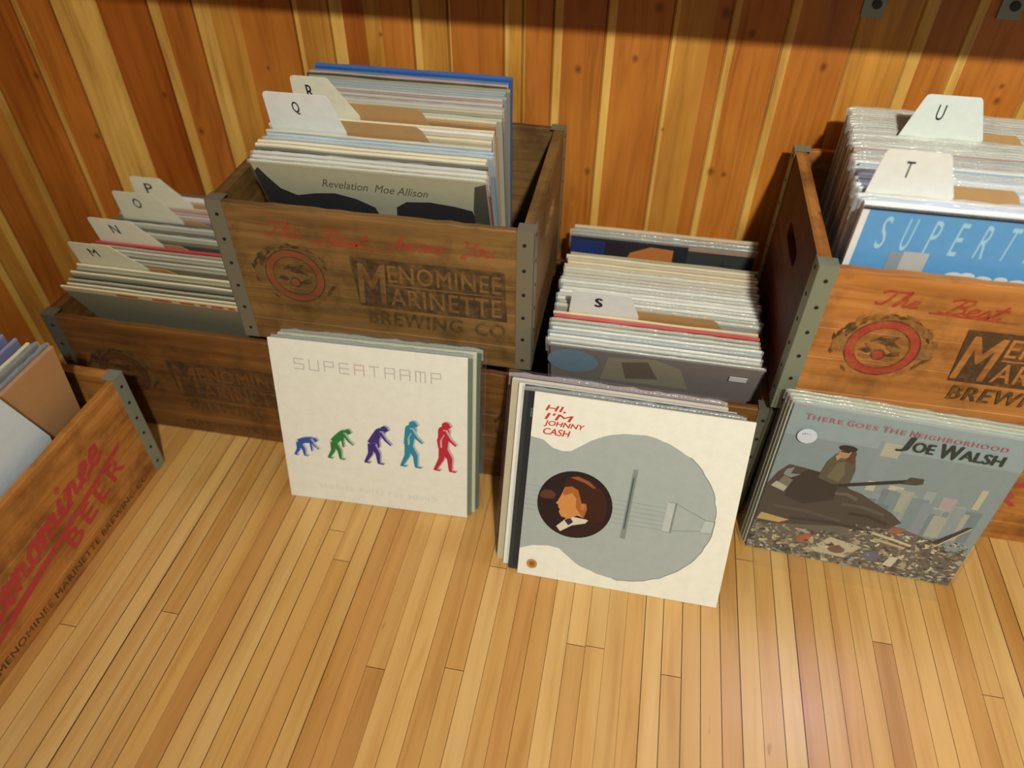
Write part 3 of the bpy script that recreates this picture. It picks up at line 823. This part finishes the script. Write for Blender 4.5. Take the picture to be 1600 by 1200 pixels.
fan('raised_right', .318, .312, .030, T, (.022, .322), (.032, .316), 'records in the raised right crate', 24, xj=.004, thick=.0066, drift=.030)

# near left crate: x runs away from the viewer along its front
def white_D(M, S, H, s):
    mb = card_mesh(.0015, [(0, 0), (S, 0), (S, .20), (S - .045, H + .018), (0, H + .022)], paper('d3e2e4'))
    o = mb.build('index_divider', None, M); tag(o, s['label'], 'divider')
D = [dict(k='x', fn=white_D, label='large plain pale blue-white card, foremost in the near left crate', x=-.085)]
D += [R('b58a58', 'b98e68', 'tan brown record sleeve behind the pale card in the near left crate'), ]
D += run(9, [BLK, GRN, CREAM, ('7c80a4', '9094b4', 'violet blue'), ('7c80a4', '9094b4', 'violet blue'), WHT, DGR, BEI, WHT], '', 'tan brown sleeve, near left crate', w=[1, 1, 0, 0, 0, 1])
for q_, g_ in ((5, 2.2), (6, 2.2), (7, 2.0), (3, 1.4)): D[q_]['g'] = g_
D += run(12, [GREY, BEI, DGR, CREAM], '', 'last white sleeve, near left crate', w=[0, 1])
for i, s in enumerate(D): s.setdefault('x', 0)
fan('near_left', .318, .312, .100, D, (.020, .310), (.050, .318), 'records in the near left crate', 25, xj=.004, thick=.0060)

# ------------------------------------------------------------------ albums standing on the floor in front of the crates
def standM(x, y, yaw, lean, z=.0008): return Matrix.Translation((x, y, z)) @ Matrix.Rotation(yaw, 4, 'Z') @ Matrix.Rotation(-lean, 4, 'X')

def blob(a, P, mat, y=None): a.poly(P, mat, y)
def limb(a, pts, w0, w1, mat, y):
    n = len(pts)
    for i in range(n - 1):
        wa = w0 + (w1 - w0) * i / (n - 1); wb = w0 + (w1 - w0) * (i + 1) / (n - 1)
        (x0, y0), (x1, y1) = pts[i], pts[i + 1]
        l = math.hypot(x1 - x0, y1 - y0) or 1e-9; nx, ny = -(y1 - y0) / l, (x1 - x0) / l
        a.poly([(x0 - nx * wa / 2, y0 - ny * wa / 2), (x1 - nx * wb / 2, y1 - ny * wb / 2), (x1 + nx * wb / 2, y1 + ny * wb / 2), (x0 + nx * wa / 2, y0 + ny * wa / 2)], mat, y - i * 2e-6)
        a.disc(x1, y1, wb / 2, mat, n=10, y=y - i * 2e-6 - 1e-6)
def walker(a, cx, base, ht, stoop, c, cs):
    """plain walking figure, bent forward by stoop (0 upright .. 1 on all fours)"""
    for k, (dx, dy, col) in enumerate(((.003, .0022, cs), (0, 0, c))):
        m = paper(col); y = a._y(); x, b = cx + dx, base + dy
        hip = (x - .006 * stoop, b + ht * (.50 - .06 * stoop)); t = stoop * 1.25
        L = ht * .36; sh = (hip[0] + L * math.sin(t), hip[1] + L * math.cos(t)); hd = (sh[0] + ht * .12 * math.sin(t + .25), sh[1] + ht * .12 * math.cos(t + .2))
        limb(a, [hip, ((hip[0] + sh[0]) / 2, (hip[1] + sh[1]) / 2 + .0015 * stoop), sh], ht * .17, ht * .20, m, y)
        a.disc(hd[0], hd[1], ht * .072, m, n=14, y=y - 1e-5)
        a.poly([(hd[0] + ht * .05, hd[1] + ht * .03), (hd[0] + ht * .10, hd[1] - ht * .02), (hd[0] + ht * .04, hd[1] - ht * .06)], m, y - 1.2e-5)
        limb(a, [hip, (hip[0] - ht * .03, hip[1] - ht * .24), (hip[0] - ht * .14, b + ht * .02)], ht * .14, ht * .055, m, y - 2e-5)
        limb(a, [hip, (hip[0] + ht * .12, hip[1] - ht * .22), (hip[0] + ht * .13, b + ht * .02)], ht * .14, ht * .055, m, y - 3e-5)
        a.stroke([(hip[0] - ht * .16, b + .0008), (hip[0] - ht * .06, b)], ht * .035, m, y - 4e-5); a.stroke([(hip[0] + ht * .12, b + .001), (hip[0] + ht * .22, b)], ht * .035, m, y - 4e-5)
        limb(a, [sh, (sh[0] - ht * .10 + ht * .10 * stoop, sh[1] - ht * .20), (sh[0] - ht * .09 + .1 * ht * stoop, sh[1] - ht * .36)], ht * .07, ht * .04, m, y - 5e-5)
        limb(a, [sh, (sh[0] + ht * .10, sh[1] - ht * .18), (sh[0] + ht * .20, sh[1] - ht * .28)], ht * .06, ht * .035, m, y - 6e-5)
def cover_walkers(a, S, H):
    a.rect(0, 0, S, H, paper('e4e5d8', .42))
    g = paper('b9b8b2')
    x = .036; cell = .0242
    seg = {'S': 'tmblFcLt', }
    for i, ch in enumerate('SUPERTRAMP'):
        u = .038 + i * .0243; v = .263; w_, h_ = .0165, .020; t = .0017
        col = paper('c9a9a6') if i == 4 else g
        L_ = {'S': ['t', 'm', 'b', 'ul', 'lr'], 'U': ['b', 'ul', 'll', 'ur', 'lr'], 'P': ['t', 'm', 'ul', 'll', 'ur'], 'E': ['t', 'm', 'b', 'ul', 'll'], 'R': ['t', 'm', 'ul', 'll', 'ur', 'lr'],
              'T': ['t', 'c'], 'A': ['t', 'm', 'ul', 'll', 'ur', 'lr'], 'M': ['t', 'ul', 'll', 'ur', 'lr', 'c']}[ch]
        y = a._y()
        for s_ in L_:
            r = {'t': (0, h_ - t, w_, h_), 'm': (0, h_ / 2 - t / 2, w_, h_ / 2 + t / 2), 'b': (0, 0, w_, t), 'ul': (0, h_ / 2, t, h_), 'll': (0, 0, t, h_ / 2),
                 'ur': (w_ - t, h_ / 2, w_, h_), 'lr': (w_ - t, 0, w_, h_ / 2), 'c': (w_ / 2 - t / 2, 0, w_ / 2 + t / 2, h_)}[s_]
            a.rect(u + r[0], v + r[1], u + r[2], v + r[3], col, y); y -= 2e-6
    walker(a, .033, .092, .062, 1.0, '2f58a8', 'a9b4c4')
    walker(a, .092, .094, .074, .62, '2c7a3c', 'a8b8a4')
    walker(a, .156, .094, .084, .46, '40307c', 'a9a4b8')
    walker(a, .217, .096, .090, .12, '2a86a0', 'a4bac0')
    walker(a, .274, .096, .094, .05, 'b8283c', 'c9a4a6')
    a.text('BROTHER WHERE YOU BOUND', .055, .026, paper('d2d2c8'), .0095, .205, spacing=1.4)
def cover_guitar(a, S, H):
    a.rect(0, 0, S, H, paper('e6e6d6', .42))
    gr = paper('a2aba6', .45); dk = paper('7f8985', .45); lt = paper('b3bab4', .45)
    rnd = random.Random(4)
    top = [(0, .243), (.02, .240), (.035, .229), (.05, .226), (.062, .228), (.075, .238), (.09, .250), (.11, .261), (.13, .267)]
    bot = [(0, .047), (.02, .056), (.045, .060), (.062, .058), (.075, .048), (.088, .038), (.098, .032)]
    cx, cy, R_ = .158, .145, .128
    arc = []
    for i in range(61):
        t = math.radians(108 - i * (108 + 112) / 60); r = R_ + rnd.uniform(-.0010, .0012)
        arc.append((cx + r * 1.0 * math.cos(t), cy + r * .98 * math.sin(t)))
    a.poly(top[:-1] + arc + bot[::-1], gr)
    e = [(p[0], p[1]) for p in arc[15:56]]
    a.stroke(e, .0014, dk)
    y = a._y()
    for i in range(6): a.stroke([(.0, .162 - i * .0085), (.22, .158 - i * .0075)], .0006, dk, y - i * 1e-6)
    a.poly([(.152, .095), (.160, .094), (.164, .214), (.157, .214)], dk); a.poly([(.155, .112), (.1575, .112), (.1605, .200), (.158, .200)], paper('4f5a58'))
    a.poly([(.212, .118), (.226, .118), (.228, .170), (.215, .170)], dk); a.poly([(.212, .119), (.223, .119), (.225, .169), (.214, .169)], lt)
    a.stroke([(.228, .168), (.275, .148)], .001, dk); a.stroke([(.226, .122), (.275, .130)], .001, dk)
    a.poly([(.268, .126), (.286, .127), (.287, .149), (.271, .149)], dk); a.poly([(.268, .127), (.284, .128), (.285, .148), (.271, .148)], lt)
    # round portrait: a man's head in profile in front of black
    u, v, r = .0775, .139, .0575
    a.disc(u, v, r, paper('241716'), n=44)
    def P(pts, c, rough=.45): a.poly([(u + p[0] * r, v + p[1] * r) for p in pts], paper(c, rough))
    P([(-.95, .2), (-.85, .32), (-.66, .34), (-.52, .24), (-.56, .1), (-.78, .06), (-.94, .1)], '5c3324')
    P([(-.50, -.80), (-.20, -.52), (.05, -.40), (.45, -.38), (.72, -.46), (.78, -.60), (.55, -.80), (.1, -.98), (-.2, -.97)], '2f1c18')
    P([(-.42, -.72), (-.18, -.44), (.0, -.36), (.42, -.38), (.34, -.50), (.0, -.62), (-.3, -.86)], 'cfc9b4')
    P([(-.22, -.50), (-.08, -.38), (.02, -.52), (-.10, -.64)], '33302a')
    P([(-.30, .52), (-.36, .30), (-.46, .04), (-.50, -.02), (-.43, -.06), (-.42, -.14), (-.37, -.20), (-.40, -.26), (-.32, -.40), (-.12, -.44), (.10, -.30), (.28, -.34), (.36, .0), (.38, .34), (.1, .6), (-.14, .64)], 'c9884a')
    P([(-.30, .50), (-.34, .30), (-.30, .24), (-.10, .34), (.02, .20), (.04, -.06), (.18, -.26), (.30, -.36), (.38, 0), (.34, .4), (.1, .58)], 'a3602f')
    P([(-.26, .80), (-.34, .60), (-.30, .50), (-.12, .54), (.05, .46), (.12, .26), (.18, .08), (.30, .10), (.34, -.06), (.28, -.34), (.50, -.44), (.76, -.40), (.86, -.10), (.84, .24), (.66, .56), (.36, .80), (.0, .90)], '3c1d14')
    P([(-.20, .80), (.0, .86), (.3, .76), (.5, .6), (.42, .58), (.2, .70), (-.05, .76)], '8f5030')
    P([(.16, .06), (.24, .10), (.28, .0), (.24, -.12), (.18, -.10)], 'b8743c')
    rd = paper('c63a2e')
    for i, (tx, wd) in enumerate((('HI,', .030), ("I'M", .042), ('JOHNNY', .060), ('CASH', .040))):
        a.text(tx, .018, .2865 - i * .0122, rd, .0102, wd, shear=.2, bold=.02)
    a.disc(.022, .022, .0085, paper('b98a3c')); a.disc(.022, .022, .0045, paper('8a6228'))
def cover_city(a, S, H):
    a.rect(0, 0, S, H, paper('87979c', .4)); rnd = random.Random(12)
    a.rect(0, H - .06, S, H, paper('93a5ab', .4))
    for i in range(60):
        u = rnd.uniform(.0, S - .03); w_ = rnd.uniform(.008, .026); h_ = rnd.uniform(.03, .085) * (1.0 if u > .07 else .6); c = rnd.choice(['7d8f96', '8b9aa0', '74868e', '96a29f', 'a3a89c', '6d7c86', '8892a0'])
        a.rect(u, .10, u + w_, .10 + h_, paper(c, .4), a.y - .0002 - .00012 * 3 - i * 1e-6)
    a.n = 4
    a.rect(.128, .20, .152, .268, paper('8b98a0', .4)); a.rect(.134, .242, .158, .268, paper('b1b0a0', .4))
    for (u, v, w_, h_, c) in ((.135, .172, .012, .020, 'b9b9a2'), (.165, .160, .020, .030, 'bcbda6'), (.176, .155, .010, .016, 'c7c7ae'), (.215, .158, .014, .034, '9aa4a8'), (.240, .156, .02, .03, 'a89fa4'), (.215, .150, .025, .012, 'c5c4a8'), (.282, .172, .009, .04, 'b9b69a')):
        a.rect(u, v, u + w_, v + h_, paper(c, .4))
    # rubble heap and a dark hulk on it
    a.poly([(0, 0), (S, 0), (S, .072), (.27, .085), (.24, .098), (.20, .108), (.16, .112), (.10, .125), (0, .120)], paper('6b6458', .4))
    a.poly([(0, .060), (0, .150), (.010, .178), (.022, .196), (.045, .194), (.075, .190), (.105, .178), (.115, .168), (.135, .162), (.155, .150), (.185, .135), (.205, .118), (.19, .100), (.14, .090), (.09, .078), (.04, .068)], paper('4c443c', .4))
    a.poly([(.030, .17), (.05, .192), (.08, .187), (.098, .170), (.10, .140), (.06, .12), (.03, .13)], paper('37302c', .4))
    a.stroke([(.10, .172), (.150, .190), (.185, .203)], .007, paper('2f2a28', .4)); a.poly([(.178, .196), (.186, .212), (.204, .213), (.206, .203), (.196, .198)], paper('4a4638', .4))
    for (u0, v0, u1, v1, c_) in ((.115, .135, .175, .128, '5e5650'), (.02, .105, .12, .098, '5a524a'), (.13, .118, .185, .110, '38322e'), (.05, .085, .17, .088, '3a342f'), (.10, .155, .130, .150, '6a6058')):
        a.stroke([(u0, v0), ((u0 + u1) / 2, (v0 + v1) / 2 + .004), (u1, v1)], .006, paper(c_, .4))
    a.poly([(.012, .150), (.020, .172), (.034, .166), (.030, .148)], paper('7a766c', .4)); a.poly([(.006, .147), (.012, .158), (.030, .150), (.027, .139)], paper('b7b6a4', .4))
    a.poly([(.02, .186), (.03, .192), (.028, .178), (.042, .180), (.030, .170), (.018, .174)], paper('8b8f8c', .4))
    # seated figure with long hair and cap
    a.poly([(.066, .180), (.070, .214), (.078, .232), (.092, .236), (.106, .228), (.112, .206), (.112, .180), (.09, .172)], paper('5a5444', .4))
    a.poly([(.078, .184), (.084, .214), (.094, .220), (.100, .196), (.096, .178)], paper('6f6850', .4))
    a.disc(.089, .236, .0085, paper('b08868', .4), .0105); a.poly([(.094, .222), (.098, .246), (.104, .240), (.106, .216)], paper('5a4030', .4))
    a.disc(.0905, .2455, .0125, paper('2a2626', .4), .006)
    a.poly([(.078, .228), (.083, .234), (.086, .226), (.082, .220)], paper('b89474', .4))
    a.stroke([(.083, .2385), (.094, .2385)], .0022, paper('1f1c1c', .4))
    # fragments
    cols = ['a8a088', 'c0b898', '8c8470', '5a5048', '4a4442', '93a0a4', 'd0c8a8', '7c6a58', '6a6470', '3f3a38', 'b5a88c', 'a88c70']
    y = a._y()
    for i in range(1100):
        u = rnd.uniform(0, S); v = rnd.uniform(0, 1) ** 1.1 * (.078 + (.02 if u > .14 else -.010))
        s_ = rnd.uniform(.0018, .0055) * (2.0 if rnd.random() < .16 else 1.0); q = rnd.uniform(0, PI); k = rnd.uniform(.25, .8)
        P = []
        for j in range(4):
            t = q + j * PI / 2 + rnd.uniform(-.4, .4); rr = s_ * (1 if j % 2 else k)
            P.append((min(S, max(0, u + rr * math.cos(t))), max(0, v + rr * .7 * math.sin(t))))
        a.poly(P, paper(rnd.choice(cols), .4), y - i * 2e-7)
    a.n += 2
    a.poly([(.002, .070), (.006, .086), (.05, .080), (.036, .070)], paper('c4a868', .4))
    a.poly([(.072, .034), (.070, .050), (.082, .062), (.094, .054), (.092, .036)], paper('b0603f', .4))
    a.poly([(.094, .020), (.118, .060), (.168, .050), (.150, .018)], paper('c0b69c', .4)); a.disc(.134, .034, .013, paper('7c5a44', .4), .009)
    a.disc(.186, .034, .013, paper('6a6a80', .4), .010); a.poly([(.208, .020), (.214, .042), (.226, .042), (.222, .018)], paper('cfc8b0', .4))
    a.poly([(.190, .094), (.195, .106), (.215, .108), (.208, .094)], paper('a0604c', .4))
    a.stroke([(.176, .086), (.215, .078), (.232, .074)], .005, paper('cbbf98', .4)); a.stroke([(.180, .074), (.225, .066)], .005, paper('b9ac88', .4))
    a.poly([(.255, .088), (.292, .135), (.298, .136), (.27, .09)], paper('3a3230', .4)); a.stroke([(.262, .080), (.298, .134)], .002, paper('c8bc90', .4))
    # lettering
    pk = paper('b06a78')
    x = .020
    for wd, ww in (('THERE', .052), ('GOES', .042), ('THE', .032), ('NEIGHBORHOOD', .126)):
        a.text(wd[0], x, H - .0275, pk, .0105, .0085, bold=.015)
        a.text(wd[1:], x + .0105, H - .0270, pk, .0080, ww - .0125, bold=.015, spacing=1.25); x += ww + .0045
    bk = paper('2c3630')
    a.text('J', .150, .258, bk, .028, .019, bold=.02, shear=.1); a.text('OE', .170, .261, bk, .018, .027, bold=.03)
    a.text('W', .204, .258, bk, .026, .027, bold=.025); a.text('ALSH', .232, .261, bk, .018, .054, bold=.03)
class Pile:
    """albums leaning one behind another; each stands on the floor"""
    def __init__(s, x, y, yaw, lean): s.B = standM(x, y, yaw, lean); s.t = math.tan(lean); s.d = 0.0
    def next(s, dx, T, gap=.0028):
        M = s.B @ Matrix.Translation((dx, s.d, s.d * s.t)); s.d += T + gap
        return M
def album(name_cover, M, T, face, spine, label, group, bag=None, S=.314):
    return art_sleeve('', M, S, S, T, name_cover or (lambda a, S, H: None), face, spine, label, group, bag)

# left group, leaning on the raised crate's shadowed side
P_ = Pile(-.5253, .7275, .0347, .1975)
album(cover_walkers, P_.next(0, .003), .003, 'e4e5d8', 'e8e8dc', 'white album cover with five small coloured walking figures', 'albums standing on the floor')
album(None, P_.next(.006, .0045), .0045, '6f7a6c', '8a9084', 'grey green wrapped album directly behind the white cover with walking figures', 'albums standing on the floor', (-.002, .322, 0, .318, 0))
album(None, P_.next(.011, .0045), .0045, 'c9ccae', 'd4d6bc', 'pale yellow green album, middle one behind the white walking figures cover', 'albums standing on the floor', None)
album(None, P_.next(.016, .0050), .0050, '59635c', '7b847a', 'dark grey wrapped album, rearmost behind the walking figures cover', 'albums standing on the floor', (-.002, .322, 0, .320, 0))

# middle group
P_ = Pile(-.1072, .6481, -.0107, .3898)
album(cover_guitar, P_.next(0, .003), .003, 'e6e6d6', 'dddcc8', 'cream album cover with grey torn guitar shape and round portrait', 'albums standing on the floor')
def cover_black(a, S, H):
    a.rect(.006, .006, S - .002, S - .004, paper('23262a', .3)); y = a._y()
    rnd = random.Random(2)
    for i in range(26): a.stroke([(.02 + i * .0115, H - .0085 + rnd.uniform(-.002, .002)), (.026 + i * .0115, H - .0085 + rnd.uniform(-.002, .002))], .0012, paper('8f8b6c'), y - i * 1e-6)
    a.text('B', .012, H - .045, paper('6f7478'), .014, .008)
album(cover_black, P_.next(-.016, .004), .004, '2c3034', '9a957c', 'worn black album behind the grey guitar cover', 'albums standing on the floor', (-.003, .317, 0, .317, 0))
def cover_navy(a, S, H):
    a.rect(0, 0, .009, H, paper('e4e6e0')); a.rect(.009, 0, S, H, paper('4a5270', .3))
album(cover_navy, P_.next(-.026, .0035), .0035, '4a5270', 'e4e6e0', 'navy album with white left edge, third in the middle floor group', 'albums standing on the floor')
def cover_bei(a, S, H): a.rect(0, 0, S, H, paper('b9b294'))
album(cover_bei, P_.next(-.038, .008), .008, 'b9b294', 'e9e8da', 'thick beige album with white top spine in the middle floor group', 'albums standing on the floor')
album(None, P_.next(-.042, .004), .004, '6c4048', '8d5560', 'maroon wrapped album, rearmost in the middle floor group', 'albums standing on the floor', (-.003, .317, 0, .319, 0))

# right group
P_ = Pile(.2564, .7722, -.0554, .0745)
o = album(cover_city, P_.next(0, .003), .003, '87979c', 'b9c4bc', 'wrapped album cover of a ruined city with a seated figure and guitar', 'albums standing on the floor', (-.008, .318, -.0, .318, 0))
mb = MB(); mb.cyl((.030, -.0040, .258), .0135, -.0005, paper('c8d4e0'), 28); a_ = Art(mb, -.0045); mb.recalc = False
a_.stroke([(.0225, .2625), (.0235, .2600), (.0255, .2640), (.0270, .2610), (.0290, .2635), (.0310, .2615), (.0345, .2635)], .0007, paper('7c8698')); mb.build('price_sticker', o)
fl = MB(); fl.recalc = False; vs = []
for i in range(9):
    for j in range(4):
        vs.append((.004 + .29 * i / 8, -.0022 - .034 * j / 3, .0009 + (.002 if j == 1 else 0)))
fl.add(vs, [(i * 4 + j, i * 4 + j + 1, (i + 1) * 4 + j + 1, (i + 1) * 4 + j) for i in range(8) for j in range(3)], plastic('clear_bag', .02, .10, (.45, .47, .46)))
me = fl.mesh('bag_flap')
c = put(o, 'bag_flap', me); c.rotation_euler = (.0745, 0, 0)
album(None, P_.next(-.003, .0045), .0045, 'c9d0c8', 'd4dad0', 'white wrapped album right behind the ruined city cover', 'albums standing on the floor', (-.006, .318, 0, .318, 0))
album(None, P_.next(-.006, .0045), .0045, 'b9bcae', 'd8d8bc', 'pale wrapped album, third in the right floor group', 'albums standing on the floor', (-.006, .318, 0, .318, 0))
album(None, P_.next(-.009, .004), .004, '8d8878', 'c9c6ac', 'brown edged wrapped album, rearmost in the right floor group', 'albums standing on the floor', (-.005, .318, 0, .318, 0))
